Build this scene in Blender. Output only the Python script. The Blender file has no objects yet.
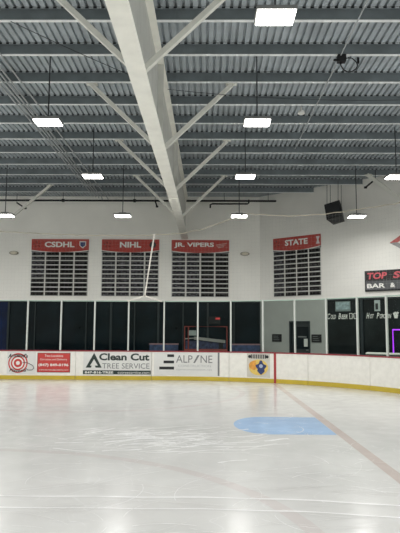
import bpy, bmesh, math, random
from mathutils import Vector, Matrix, Euler

random.seed(7)
scene = bpy.context.scene
col = scene.collection
PI = math.pi

# ------------------------------------------------------------------ materials
def lin(c):
    return tuple(((v / 255.0) / 12.92 if v / 255.0 <= 0.04045 else (((v / 255.0) + 0.055) / 1.055) ** 2.4) for v in c)

MATS = {}
def mat(name, rgb, rough=0.6, metal=0.0, var=0.12, scale=4.0, spec=0.4, bump=0.0, stretch=(1, 1, 1), detail=4.0):
    """Principled surface whose colour drifts a little with procedural noise."""
    if name in MATS:
        return MATS[name]
    m = bpy.data.materials.new(name)
    m.use_nodes = True
    nt = m.node_tree
    b = nt.nodes['Principled BSDF']
    tc = nt.nodes.new('ShaderNodeTexCoord')
    mp = nt.nodes.new('ShaderNodeMapping')
    mp.inputs['Scale'].default_value = stretch
    nz = nt.nodes.new('ShaderNodeTexNoise')
    nz.inputs['Scale'].default_value = scale
    nz.inputs['Detail'].default_value = detail
    rp = nt.nodes.new('ShaderNodeValToRGB')
    c = lin(rgb)
    rp.color_ramp.elements[0].position = 0.3
    rp.color_ramp.elements[1].position = 0.7
    rp.color_ramp.elements[0].color = tuple(max(0, v * (1 - var)) for v in c) + (1,)
    rp.color_ramp.elements[1].color = tuple(min(1, v * (1 + var)) for v in c) + (1,)
    nt.links.new(tc.outputs['Object'], mp.inputs['Vector'])
    nt.links.new(mp.outputs['Vector'], nz.inputs['Vector'])
    nt.links.new(nz.outputs['Fac'], rp.inputs['Fac'])
    nt.links.new(rp.outputs['Color'], b.inputs['Base Color'])
    b.inputs['Roughness'].default_value = rough
    b.inputs['Metallic'].default_value = metal
    b.inputs['Specular IOR Level'].default_value = spec
    if bump > 0:
        bp = nt.nodes.new('ShaderNodeBump')
        bp.inputs['Strength'].default_value = bump
        bp.inputs['Distance'].default_value = 0.02
        nt.links.new(nz.outputs['Fac'], bp.inputs['Height'])
        nt.links.new(bp.outputs['Normal'], b.inputs['Normal'])
    MATS[name] = m
    return m

def emit(name, rgb, strength):
    if name in MATS:
        return MATS[name]
    m = bpy.data.materials.new(name)
    m.use_nodes = True
    nt = m.node_tree
    b = nt.nodes['Principled BSDF']
    b.inputs['Base Color'].default_value = lin(rgb) + (1,)
    b.inputs['Emission Color'].default_value = lin(rgb) + (1,)
    b.inputs['Emission Strength'].default_value = strength
    MATS[name] = m
    return m

def glass_mat(name, tint, gloss, rough=0.02):
    m = bpy.data.materials.new(name)
    m.use_nodes = True
    nt = m.node_tree
    nt.nodes.remove(nt.nodes['Principled BSDF'])
    out = nt.nodes['Material Output']
    tr = nt.nodes.new('ShaderNodeBsdfTransparent')
    tr.inputs['Color'].default_value = lin(tint) + (1,)
    gl = nt.nodes.new('ShaderNodeBsdfGlossy')
    gl.inputs['Roughness'].default_value = rough
    gl.inputs['Color'].default_value = (0.85, 0.95, 0.9, 1)
    lw = nt.nodes.new('ShaderNodeLayerWeight')
    lw.inputs['Blend'].default_value = gloss
    mx = nt.nodes.new('ShaderNodeMixShader')
    nt.links.new(lw.outputs['Fresnel'], mx.inputs['Fac'])
    nt.links.new(tr.outputs['BSDF'], mx.inputs[1])
    nt.links.new(gl.outputs['BSDF'], mx.inputs[2])
    nt.links.new(mx.outputs['Shader'], out.inputs['Surface'])
    return m

def ice_mat(name, rgb, marks=1.0):
    m = bpy.data.materials.new(name)
    m.use_nodes = True
    nt = m.node_tree
    L = nt.links.new
    b = nt.nodes['Principled BSDF']
    tc = nt.nodes.new('ShaderNodeTexCoord')
    geo = nt.nodes.new('ShaderNodeNewGeometry')
    # broad cloudy tone
    n1 = nt.nodes.new('ShaderNodeTexNoise'); n1.inputs['Scale'].default_value = 0.5; n1.inputs['Detail'].default_value = 5
    L(geo.outputs['Position'], n1.inputs['Vector'])
    r1 = nt.nodes.new('ShaderNodeValToRGB')
    c = lin(rgb)
    r1.color_ramp.elements[0].position = 0.3; r1.color_ramp.elements[0].color = tuple(v * 0.9 for v in c) + (1,)
    r1.color_ramp.elements[1].position = 0.75; r1.color_ramp.elements[1].color = tuple(min(1, v * 1.06) for v in c) + (1,)
    L(n1.outputs['Fac'], r1.inputs['Fac'])
    prev = r1.outputs['Color']
    # fine skate scratches: edges of warped cells
    wn = nt.nodes.new('ShaderNodeTexNoise'); wn.inputs['Scale'].default_value = 0.9; wn.inputs['Detail'].default_value = 2
    L(geo.outputs['Position'], wn.inputs['Vector'])
    for k, (sc, wd, amt) in enumerate(((0.55, 0.012, 0.35), (1.1, 0.016, 0.3), (2.3, 0.02, 0.22))):
        add = nt.nodes.new('ShaderNodeVectorMath'); add.operation = 'MULTIPLY_ADD'
        L(wn.outputs['Color'], add.inputs[0]); add.inputs[1].default_value = (1.6 + k, 1.6 + k, 0)
        L(geo.outputs['Position'], add.inputs[2])
        vo = nt.nodes.new('ShaderNodeTexVoronoi'); vo.feature = 'DISTANCE_TO_EDGE'; vo.voronoi_dimensions = '2D'
        vo.inputs['Scale'].default_value = sc
        L(add.outputs['Vector'], vo.inputs['Vector'])
        mr = nt.nodes.new('ShaderNodeMapRange'); mr.inputs['From Min'].default_value = 0; mr.inputs['From Max'].default_value = wd
        mr.inputs['To Min'].default_value = 1; mr.inputs['To Max'].default_value = 0
        L(vo.outputs['Distance'], mr.inputs['Value'])
        mk = nt.nodes.new('ShaderNodeTexNoise'); mk.inputs['Scale'].default_value = 0.8 + 0.5 * k; mk.inputs['Detail'].default_value = 3
        L(geo.outputs['Position'], mk.inputs['Vector'])
        mr2 = nt.nodes.new('ShaderNodeMapRange'); mr2.inputs['From Min'].default_value = 0.45; mr2.inputs['From Max'].default_value = 0.65
        mr2.inputs['To Max'].default_value = amt * marks
        L(mk.outputs['Fac'], mr2.inputs['Value'])
        mul = nt.nodes.new('ShaderNodeMath'); mul.operation = 'MULTIPLY'
        L(mr.outputs['Result'], mul.inputs[0]); L(mr2.outputs['Result'], mul.inputs[1])
        mx = nt.nodes.new('ShaderNodeMix'); mx.data_type = 'RGBA'
        L(mul.outputs[0], mx.inputs['Factor']); L(prev, mx.inputs['A']); mx.inputs['B'].default_value = (0.97, 0.97, 0.97, 1)
        prev = mx.outputs['Result']
    L(prev, b.inputs['Base Color'])
    n2 = nt.nodes.new('ShaderNodeTexNoise'); n2.inputs['Scale'].default_value = 3.0; n2.inputs['Detail'].default_value = 6
    L(geo.outputs['Position'], n2.inputs['Vector'])
    mr3 = nt.nodes.new('ShaderNodeMapRange'); mr3.inputs['From Min'].default_value = 0.3; mr3.inputs['From Max'].default_value = 0.7
    mr3.inputs['To Min'].default_value = 0.13; mr3.inputs['To Max'].default_value = 0.26
    L(n2.outputs['Fac'], mr3.inputs['Value'])
    L(mr3.outputs['Result'], b.inputs['Roughness'])
    b.inputs['IOR'].default_value = 1.31
    b.inputs['Specular IOR Level'].default_value = 0.5
    bp = nt.nodes.new('ShaderNodeBump'); bp.inputs['Strength'].default_value = 0.03; bp.inputs['Distance'].default_value = 0.01
    L(n2.outputs['Fac'], bp.inputs['Height']); L(bp.outputs['Normal'], b.inputs['Normal'])
    return m

def plate_mat(name, dark, light, thr):
    """dark award plate with rows of fine pale engraving"""
    m = bpy.data.materials.new(name)
    m.use_nodes = True
    nt = m.node_tree
    L = nt.links.new
    b = nt.nodes['Principled BSDF']
    tc = nt.nodes.new('ShaderNodeTexCoord')
    oi = nt.nodes.new('ShaderNodeObjectInfo')
    mp = nt.nodes.new('ShaderNodeVectorMath'); mp.operation = 'MULTIPLY_ADD'
    mp.inputs[1].default_value = (9, 9, 30)
    L(tc.outputs['Object'], mp.inputs[0]); 
    cmb = nt.nodes.new('ShaderNodeMath'); cmb.operation = 'MULTIPLY'; cmb.inputs[1].default_value = 50
    L(oi.outputs['Random'], cmb.inputs[0]); L(cmb.outputs[0], mp.inputs[2])
    nz = nt.nodes.new('ShaderNodeTexNoise'); nz.inputs['Scale'].default_value = 1.0; nz.inputs['Detail'].default_value = 3
    L(mp.outputs['Vector'], nz.inputs['Vector'])
    rp = nt.nodes.new('ShaderNodeValToRGB')
    rp.color_ramp.elements[0].position = thr; rp.color_ramp.elements[0].color = lin(dark) + (1,)
    rp.color_ramp.elements[1].position = thr + 0.12; rp.color_ramp.elements[1].color = lin(light) + (1,)
    L(nz.outputs['Fac'], rp.inputs['Fac']); L(rp.outputs['Color'], b.inputs['Base Color'])
    b.inputs['Roughness'].default_value = 0.7
    b.inputs['Specular IOR Level'].default_value = 0.08
    return m

LED = 86.0        # radiance of a lamp face
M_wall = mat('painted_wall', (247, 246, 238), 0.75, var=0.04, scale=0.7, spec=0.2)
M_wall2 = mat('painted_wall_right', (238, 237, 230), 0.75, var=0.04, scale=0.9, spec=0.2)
M_lowwall = mat('grey_wall_paint', (174, 176, 172), 0.8, var=0.05, scale=1.2, spec=0.2)
M_deck = mat('galvanised_deck', (168, 176, 180), 0.5, metal=0.0, var=0.18, scale=1.2)
M_web = mat('purlin_grey_shaded', (112, 121, 124), 0.6, var=0.15, scale=2.0)  # purlin grey with the shade on the web put into the colour
M_flange = mat('purlin_flange_lit', (238, 241, 240), 0.55, var=0.08, scale=3.0)  # same steel, painted paler for the light bounced up off the ice
def shade_strip_mat():
    """strip over each purlin: bright rib ends, shade of the flute openings painted between"""
    m = mat('deck_shade_strip', (170, 176, 178), 0.5, var=0.25, scale=5.0)
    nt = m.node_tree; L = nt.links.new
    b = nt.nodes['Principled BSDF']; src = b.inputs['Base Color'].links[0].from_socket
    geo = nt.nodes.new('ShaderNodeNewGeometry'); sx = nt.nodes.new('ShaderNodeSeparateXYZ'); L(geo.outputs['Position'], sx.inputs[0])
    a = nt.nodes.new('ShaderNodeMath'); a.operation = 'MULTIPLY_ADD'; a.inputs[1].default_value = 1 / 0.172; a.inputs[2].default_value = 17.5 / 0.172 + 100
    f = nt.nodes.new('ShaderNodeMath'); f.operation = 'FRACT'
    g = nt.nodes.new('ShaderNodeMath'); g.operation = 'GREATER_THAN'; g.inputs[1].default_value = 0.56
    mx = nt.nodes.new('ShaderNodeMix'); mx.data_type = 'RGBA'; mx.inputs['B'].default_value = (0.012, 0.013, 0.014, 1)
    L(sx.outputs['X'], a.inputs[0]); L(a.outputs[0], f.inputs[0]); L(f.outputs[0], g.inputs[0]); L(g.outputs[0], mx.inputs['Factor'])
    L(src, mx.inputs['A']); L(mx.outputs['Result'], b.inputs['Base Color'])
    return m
M_shadestrip = shade_strip_mat()
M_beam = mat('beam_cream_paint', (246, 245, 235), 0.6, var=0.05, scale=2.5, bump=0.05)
M_beamshade = mat('beam_web_shaded', (206, 207, 200), 0.6, var=0.06, scale=2.5)  # beam cream darkened: shade on the web is in the colour
M_brace = mat('brace_cream_paint', (224, 224, 215), 0.55, var=0.06, scale=4.0)
M_board = mat('dasher_white', (238, 236, 228), 0.35, var=0.05, scale=7.0, detail=8)
M_kick = mat('kick_yellow', (198, 174, 58), 0.45, var=0.08, scale=2.0)
M_cap = mat('cap_red', (140, 42, 52), 0.4, var=0.08, scale=2.0)
M_redline = mat('board_red_line', (168, 58, 60), 0.4, var=0.05)
M_post = mat('post_aluminium', (208, 212, 206), 0.45, metal=0.1, var=0.05)
M_edge = mat('pane_edge', (172, 196, 182), 0.3, var=0.05)
M_black = mat('black_paint', (22, 23, 25), 0.55, var=0.15)
M_blackm = mat('black_steel', (34, 36, 38), 0.5, metal=0.3, var=0.15)
M_conduit = mat('grey_conduit', (176, 180, 180), 0.5, metal=0.0, var=0.08)
M_conduitd = mat('dark_conduit', (52, 55, 57), 0.5, metal=0.2, var=0.08)
M_housing = mat('lamp_housing', (120, 122, 120), 0.5, var=0.05)
M_led = emit('led_lens', (255, 253, 247), 14.0)
M_red = mat('banner_red', (176, 60, 50), 0.55, var=0.08, scale=2.0)
M_redad = mat('ad_red', (196, 66, 62), 0.45, var=0.05)
M_white = mat('print_white', (236, 236, 230), 0.5, var=0.03)
M_offwhite = mat('vinyl_white', (222, 222, 218), 0.45, var=0.03, scale=3)
M_ink = mat('print_black', (36, 40, 40), 0.5, var=0.05)
M_greenink = mat('print_dark_green', (44, 58, 54), 0.5, var=0.05)
M_greyink = mat('print_grey', (120, 122, 122), 0.5, var=0.05)
M_paleink = mat('print_pale_grey', (178, 180, 180), 0.5, var=0.05)
M_navy = mat('print_navy', (48, 62, 110), 0.5, var=0.15, scale=14)
M_orange = mat('print_orange', (222, 158, 70), 0.5, var=0.2, scale=8)
M_yellow = mat('print_yellow', (226, 196, 104), 0.5, var=0.1, scale=8)
M_darkpane = mat('tinted_window', (13, 25, 31), 0.12, var=0.6, scale=0.7, spec=0.16)
M_bluepane = mat('window_blue_glow', (8, 30, 74), 0.12, var=0.6, scale=0.6, spec=0.2)  # bluish glow from inside painted as the pane colour
M_barpane = mat('bar_window', (26, 32, 33), 0.1, var=0.6, scale=0.9, spec=0.2)
M_dframe = mat('dark_window_frame', (40, 49, 52), 0.5, var=0.1)
M_floor = mat('rubber_floor', (58, 60, 60), 0.85, var=0.15, scale=6)
M_panelgrey = mat('banner_backing', (214, 214, 208), 0.6, var=0.03)
M_net = mat('net_twine', (190, 190, 184), 0.8, var=0.05)
M_rope = mat('white_rope', (222, 218, 208), 0.7, var=0.06, scale=20)
M_cable = mat('net_cable', (182, 174, 156), 0.7, var=0.15, scale=3)
M_neon = emit('purple_neon', (168, 60, 235), 1.6)
M_plate_d = plate_mat('award_plate_dark', (15, 15, 15), (48, 46, 44), 0.56)
M_plate_g = plate_mat('award_plate_grey', (24, 24, 26), (100, 100, 106), 0.50)
M_ice = ice_mat('ice', (212, 212, 209))
M_crease = ice_mat('ice_blue', (162, 192, 226), 1.2)
M_goalline = ice_mat('ice_goal_line', (196, 184, 177), 1.0)
M_circle = ice_mat('ice_circle', (207, 202, 199), 1.0)
M_snow = ice_mat('skate_snow', (252, 252, 250), 0.0)
M_snow2 = ice_mat('skate_snow_thin', (234, 234, 231), 0.0)
M_glass = glass_mat('rink_glass', (242, 246, 243), 0.03)

# ------------------------------------------------------------------ helpers
def tag(o, label=None, cat=None, group=None, kind=None):
    if label: o['label'] = label
    if cat: o['category'] = cat
    if group: o['group'] = group
    if kind: o['kind'] = kind
    return o

def thing(name, loc, label=None, cat=None, group=None, rz=0.0, kind=None):
    o = bpy.data.objects.new(name, None)
    o.empty_display_size = 0.2
    o.location = loc
    o.rotation_euler = (0, 0, rz)
    col.objects.link(o)
    return tag(o, label, cat, group, kind)

def mtx(o):
    m = Matrix.Translation(o.location) @ o.rotation_euler.to_matrix().to_4x4()
    return mtx(o.parent) @ m if o.parent else m

class MB:
    """collects geometry in world coordinates and links it as one mesh object"""
    def __init__(self):
        self.v = []; self.f = []; self.mi = []; self.mat = 0
    def add(self, vs, fs):
        n = len(self.v)
        self.v += [Vector(p) for p in vs]
        for f in fs:
            self.f.append([i + n for i in f]); self.mi.append(self.mat)
    def box(self, c, s, M=None, rz=0.0):
        x, y, z = s[0] / 2, s[1] / 2, s[2] / 2
        R = M if M is not None else Matrix.Rotation(rz, 3, 'Z')
        vs = [Vector(c) + R @ Vector((sx * x, sy * y, sz * z)) for sx in (-1, 1) for sy in (-1, 1) for sz in (-1, 1)]
        self.add(vs, [(0, 1, 3, 2), (4, 6, 7, 5), (0, 4, 5, 1), (2, 3, 7, 6), (0, 2, 6, 4), (1, 5, 7, 3)])
        return self
    def bar(self, a, b, w, h, up=(0, 0, 1)):
        a, b = Vector(a), Vector(b)
        d = (b - a).normalized()
        s = d.cross(Vector(up)).normalized()
        u = s.cross(d).normalized()
        vs = []
        for p in (a, b):
            for i, j in ((-1, -1), (1, -1), (1, 1), (-1, 1)):
                vs.append(p + s * (w / 2 * i) + u * (h / 2 * j))
        self.add(vs, [(0, 1, 2, 3), (7, 6, 5, 4), (0, 4, 5, 1), (1, 5, 6, 2), (2, 6, 7, 3), (3, 7, 4, 0)])
        return self
    def tube(self, pts, r, n=8, closed=False):
        pts = [Vector(p) for p in pts]
        rings = []
        ref = None
        for i, p in enumerate(pts):
            if closed:
                d = pts[(i + 1) % len(pts)] - pts[i - 1]
            else:
                d = pts[min(i + 1, len(pts) - 1)] - pts[max(i - 1, 0)]
            d.normalize()
            if ref is None:
                ref = Vector((0, 0, 1)) if abs(d.z) < 0.9 else Vector((1, 0, 0))
            s = d.cross(ref).normalized(); u = s.cross(d).normalized()
            ref = u
            rings.append([p + s * (r * math.cos(2 * PI * k / n)) + u * (r * math.sin(2 * PI * k / n)) for k in range(n)])
        vs = [q for ring in rings for q in ring]
        fs = []
        m = len(rings)
        for i in range(m if closed else m - 1):
            j = (i + 1) % m
            for k in range(n):
                k2 = (k + 1) % n
                fs.append((i * n + k, i * n + k2, j * n + k2, j * n + k))
        if not closed:
            fs.append(tuple(range(n))[::-1]); fs.append(tuple((m - 1) * n + k for k in range(n)))
        self.add(vs, fs)
        return self
    def prism(self, outline, thick, fn):
        """outline: (u,v) polygon, fn(u,v,n)->world; n from 0 to thick"""
        n = len(outline)
        vs = [fn(u, v, 0) for u, v in outline] + [fn(u, v, thick) for u, v in outline]
        fs = [tuple(range(n))[::-1], tuple(range(n, 2 * n))]
        for i in range(n):
            j = (i + 1) % n
            fs.append((i, j, n + j, n + i))
        self.add(vs, fs)
        return self
    def ring(self, outer, inner, thick, fn):
        n = len(outer)
        vs = [fn(u, v, t) for t in (0, thick) for loop in (outer, inner) for u, v in loop]
        fs = []
        for i in range(n):
            j = (i + 1) % n
            fs += [(2 * n + i, 2 * n + j, 3 * n + j, 3 * n + i), (j, i, n + i, n + j), (i, j, 2 * n + j, 2 * n + i), (n + j, n + i, 3 * n + i, 3 * n + j)]
        self.add(vs, fs)
        return self
    def build(self, name, mats, parent=None, smooth=False, bevel=0.0):
        me = bpy.data.meshes.new(name)
        inv = mtx(parent).inverted() if parent else None
        me.from_pydata([tuple(inv @ p) if inv else tuple(p) for p in self.v], [], self.f)
        if not isinstance(mats, (list, tuple)):
            mats = [mats]
        for m in mats: me.materials.append(m)
        for p, i in zip(me.polygons, self.mi):
            p.material_index = i; p.use_smooth = smooth
        bm = bmesh.new(); bm.from_mesh(me)
        bmesh.ops.recalc_face_normals(bm, faces=bm.faces[:])
        bm.to_mesh(me); bm.free()
        o = bpy.data.objects.new(name, me)
        col.objects.link(o)
        if parent: o.parent = parent
        if bevel > 0:
            md = o.modifiers.new('bevel', 'BEVEL'); md.width = bevel; md.segments = 2; md.limit_method = 'ANGLE'
        return o

def circle(r, n=28, cu=0.0, cv=0.0, sx=1.0, sy=1.0):
    return [(cu + r * sx * math.cos(2 * PI * k / n), cv + r * sy * math.sin(2 * PI * k / n)) for k in range(n)]

def glyphs(body, bold=0.0, shear=0.0, spacing=1.0):
    """flat lettering as (verts 2d, faces) with its lower left corner at 0,0 and width, height"""
    cu = bpy.data.curves.new('lettering', 'FONT')
    cu.body = body; cu.offset = bold; cu.shear = shear; cu.space_character = spacing
    cu.resolution_u = 3
    o = bpy.data.objects.new('lettering', cu)
    col.objects.link(o)
    dg = bpy.context.evaluated_depsgraph_get()
    me = bpy.data.meshes.new_from_object(o.evaluated_get(dg))
    vs = [(v.co.x, v.co.y) for v in me.vertices]
    fs = [tuple(p.vertices) for p in me.polygons]
    bpy.data.objects.remove(o); bpy.data.curves.remove(cu); bpy.data.meshes.remove(me)
    x0 = min(v[0] for v in vs); x1 = max(v[0] for v in vs)
    y0 = min(v[1] for v in vs); y1 = max(v[1] for v in vs)
    return [((x - x0) / (x1 - x0), (y - y0) / (y1 - y0)) for x, y in vs], fs

def lettering(body, u0, u1, v0, v1, n, fn, material, parent, name='lettering', bold=0.0, shear=0.0, spacing=1.0, arc=0.0):
    vs, fs = glyphs(body, bold, shear, spacing)
    mb = MB()
    pts = []
    for x, y in vs:
        pts.append(fn(u0 + (u1 - u0) * x, v0 + (v1 - v0) * y + arc * (1 - (2 * x - 1) ** 2), n))
    mb.add(pts, fs)
    return mb.build(name, material, parent)

def frame(org, rz):
    """wall frame: u along the wall to the right, v up, n out of the wall towards the ice"""
    R = Matrix.Rotation(rz, 3, 'Z')
    org = Vector(org)
    return lambda u, v, n: org + R @ Vector((u, -n, v))

# ------------------------------------------------------------------ boards path
BY = 22.4          # distance of the straight boards
AX = -1.50         # where the corner begins
AR = 8.5           # corner radius
def path(s, n=0.0):
    """s measured along the boards, s = X on the straight part; n towards the ice"""
    if s <= AX:
        return Vector((s, BY - n, 0)), 0.0
    th = (s - AX) / AR
    if th < PI / 2:
        r = AR - n
        return Vector((AX + r * math.sin(th), BY - AR + r * math.cos(th), 0)), -th
    d = s - AX - AR * PI / 2
    return Vector((AX + AR - n, BY - AR - d, 0)), -PI / 2
def onboards(s0):
    def fn(u, v, n):
        p, _ = path(s0 + u, n)
        return Vector((p.x, p.y, v))
    return fn
def sweep(mb, s0, s1, prof, step=0.25):
    """prof: list of (n, z) closed polygon carried along the boards"""
    k = max(1, int(math.ceil((s1 - s0) / step)))
    n = len(prof)
    vs = []
    for i in range(k + 1):
        s = s0 + (s1 - s0) * i / k
        for q, z in prof:
            p, _ = path(s, q); vs.append((p.x, p.y, z))
    fs = []
    for i in range(k):
        for j in range(n):
            j2 = (j + 1) % n
            fs.append((i * n + j, i * n + j2, (i + 1) * n + j2, (i + 1) * n + j))
    fs.append(tuple(range(n))[::-1]); fs.append(tuple(k * n + j for j in range(n)))
    mb.add(vs, fs)
    return mb

# wall lines
WY = 29.4
BX = 2.75
WA = math.radians(-39.0)
DX, DY = math.cos(WA), math.sin(WA)
F_back = frame((0, WY, 0), 0.0)
F_right = frame((BX, WY, 0), WA)
ZD = 8.77          # underside of the deck
ZP = 8.51          # underside of the purlins

# ------------------------------------------------------------------ setting
# ice
pts = [(-17.5, -6.0)]
pts += [(-17.5, BY - 0.0)]
for i in range(0, 41):
    s = AX + (AR * PI / 2) * i / 40
    p, _ = path(s); pts.append((p.x, p.y))
pts += [(AX + AR, -6.0)]
ib = MB()
ib.add([(x, y, 0) for x, y in pts], [tuple(range(len(pts)))])
# skate marks lying on the sheet
def scuff(points, w, mi):
    ib.mat = mi
    vs = []; fs = []
    for i, p in enumerate(points):
        a = Vector(points[max(i - 1, 0)]); b = Vector(points[min(i + 1, len(points) - 1)])
        d = (b - a).normalized(); nrm = Vector((-d.y, d.x))
        ww = w * (0.6 + 0.8 * random.random())
        for sg in (-1, 1):
            q = Vector(p) + nrm * ww / 2 * sg
            vs.append((q.x, q.y, 0.002 + 0.0008 * random.random()))
    for i in range(len(points) - 1):
        fs.append((2 * i, 2 * i + 1, 2 * i + 3, 2 * i + 2))
    ib.add(vs, fs)
for y0, sl, w in ((6.80, -0.004, 0.040), (6.37, -0.006, 0.032)):
    scuff([(-4 + 0.25 * i, y0 + sl * (-4 + 0.25 * i) - (0.055 * (0.25 * i - 4) ** 2 if i > 16 else 0) + 0.012 * math.sin(i * 1.3)) for i in range(33)], w, 1)
for k in range(300):
    y = 5.2 + 15 * random.random() ** 1.4
    x = random.uniform(-0.42, 0.42) * y
    a = random.uniform(-0.7, 0.7) + (PI if random.random() < 0.5 else 0)
    if random.random() < 0.25: a += random.uniform(-1, 1)
    cv = random.uniform(-1.6, 1.6)
    L_ = random.uniform(0.2, 1.3)
    p = [x, y]; line = [tuple(p)]
    for i in range(14):
        p[0] += math.cos(a) * L_ / 14; p[1] += math.sin(a) * L_ / 14; a += cv * L_ / 14
        line.append(tuple(p))
    line = [q for q in line if q[1] < 21.5 and q[0] < 2.4]
    if len(line) > 3:
        scuff(line, random.uniform(0.004, 0.011), random.choice((1, 2)))
for k in range(130):          # scraped snowy patch left of the middle
    x = random.gauss(-1.1, 0.75); y = random.gauss(10.3, 0.55); a = random.gauss(0.35, 0.35)
    L_ = random.uniform(0.3, 1.1)
    scuff([(x + math.cos(a) * L_ * i / 6, y + math.sin(a) * L_ * i / 6 + 0.02 * math.sin(i + k)) for i in range(7)], random.uniform(0.015, 0.06), random.choice((1, 2)))
tag(ib.build('ice_sheet', [M_ice, M_snow, M_snow2]), kind='structure')

# public floor behind the boards
fb = MB()
outer = [(-17.5, WY), (BX, WY), (BX + DX * 12, WY + DY * 12)]
inner = [path(AX + AR * PI / 2 * i / 24)[0] for i in range(25)]
poly = [(-17.5, BY)] + [(p.x, p.y) for p in inner] + [(12.1, 13.9)] + outer[::-1]
fb.add([(x, y, -0.002) for x, y in poly], [tuple(range(len(poly)))])
tag(fb.build('floor', M_floor), kind='structure')

# walls
ZO = 3.38          # head of the window band
wb = MB()
wb.box(((-17.5 + BX) / 2, WY + 0.1, (ZO + ZD) / 2), (BX + 17.5, 0.2, ZD - ZO))
wb.box((-16.0, WY + 0.1, ZO / 2), (3.0, 0.2, ZO))
tag(wb.build('wall_back', M_wall), kind='structure')
wr = MB()
TW = 3.66          # along the right wall: where the bar windows start
D0, D1, DZ = 1.68, 2.81, 2.37
def wbox(mb, F, u0, u1, v0, v1, n0, n1):
    c = [F(u, v, n) for u in (u0, u1) for n in (n0, n1) for v in (v0, v1)]
    mb.add(c, [(0, 1, 3, 2), (4, 6, 7, 5), (0, 4, 5, 1), (2, 3, 7, 6), (0, 2, 6, 4), (1, 5, 7, 3)])
    return mb
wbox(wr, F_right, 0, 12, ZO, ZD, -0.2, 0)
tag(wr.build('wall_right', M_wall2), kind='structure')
wl = MB()
wbox(wl, F_right, 0, D0, 0, ZO, -0.2, 0)
wbox(wl, F_right, D0, D1, DZ, ZO, -0.2, 0)
wbox(wl, F_right, D1, TW, 0, ZO, -0.2, 0)
wbox(wl, F_right, TW, 12, 0, 0.8, -0.2, 0)
tag(wl.build('wall_right_lower', M_lowwall), kind='structure')

# roof deck: corrugated sheet, flutes run away from the camera
db = MB()
pitch = 0.172
prof = []
x = -17.5
while x < 13.0:
    prof += [(x, ZD), (x + 0.106, ZD), (x + 0.114, ZD + 0.07), (x + 0.164, ZD + 0.07)]
    x += pitch
ys = [-6.0, 30.2]
vs = [(px, y, pz) for y in ys for px, pz in prof]
n = len(prof)
db.add(vs, [(i, i + 1, n + i + 1, n + i) for i in range(n - 1)])
db.box((-2.2, 12.1, ZD + 0.12), (31, 36.4, 0.04))
tag(db.build('ceiling', M_deck), kind='structure')

# dark windows in the back wall
edges = [-14.5, -10.0, -7.3, -4.8, -2.4, 0.1, BX]
for i in range(6):
    a, b = edges[i], edges[i + 1]
    w = thing('window_%d' % (i + 1), ((a + b) / 2, WY, 0), kind='structure')
    m = MB()
    wbox(m, F_back, a, a + 0.05, 0, ZO, -0.12, 0.02); wbox(m, F_back, b - 0.05, b, 0, ZO, -0.12, 0.02)
    wbox(m, F_back, a + 0.05, b - 0.05, ZO - 0.07, ZO, -0.12, 0.02); wbox(m, F_back, a + 0.05, b - 0.05, 0, 0.25, -0.12, 0.02)
    wbox(m, F_back, (a + b) / 2 - 0.03, (a + b) / 2 + 0.03, 0.25, ZO - 0.07, -0.12, 0.01)
    m.build('window_frame', M_dframe, w)
    g = MB(); wbox(g, F_back, a + 0.05, b - 0.05, 0.25, ZO - 0.07, -0.10, -0.06)
    g.build('pane', M_bluepane if i == 0 else M_darkpane, w)
# bar windows in the right wall
be = [TW, 5.40, 7.4, 9.4, 12.0]
for i in range(4):
    a, b = be[i], be[i + 1]
    p = F_right((a + b) / 2, 0, 0)
    w = thing('window_%d' % (i + 7), p, kind='structure', rz=WA)
    m = MB()
    wbox(m, F_right, a, a + 0.06, 0.8, ZO, -0.12, 0.02); wbox(m, F_right, b - 0.06, b, 0.8, ZO, -0.12, 0.02)
    wbox(m, F_right, a + 0.06, b - 0.06, ZO - 0.07, ZO, -0.12, 0.02); wbox(m, F_right, a + 0.06, b - 0.06, 0.8, 0.9, -0.12, 0.03)
    m.build('window_frame', M_dframe, w)
    g = MB(); wbox(g, F_right, a + 0.06, b - 0.06, 0.9, ZO - 0.07, -0.08, -0.04)
    g.build('pane', M_barpane, w)
# doorway in the right wall
d = thing('door_1', F_right((D0 + D1) / 2, 0, 0), kind='structure', rz=WA)
m = MB()
wbox(m, F_right, D0, D0 + 0.07, 0, DZ, -0.2, 0.03); wbox(m, F_right, D1 - 0.07, D1, 0, DZ, -0.2, 0.03); wbox(m, F_right, D0 + 0.07, D1 - 0.07, DZ - 0.07, DZ, -0.2, 0.03)
m.build('door_frame', M_dframe, d)
m = MB(); wbox(m, F_right, D0 + 0.07, D1 - 0.07, 0, DZ - 0.07, -0.16, -0.10)
lf = m.build('door_leaf', mat('door_charcoal', (46, 52, 55), 0.4, var=0.12), d)
m = MB(); wbox(m, F_right, D0 + 0.3, D1 - 0.15, 1.05, 2.1, -0.1, -0.092)
m.build('door_window', M_darkpane, lf)
m = MB(); m.tube([F_right(D1 - 0.14, 1.0, -0.10), F_right(D1 - 0.14, 1.0, -0.05), F_right(D1 - 0.25, 1.0, -0.05)], 0.012)
m.build('door_handle', M_conduit, lf)

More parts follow.
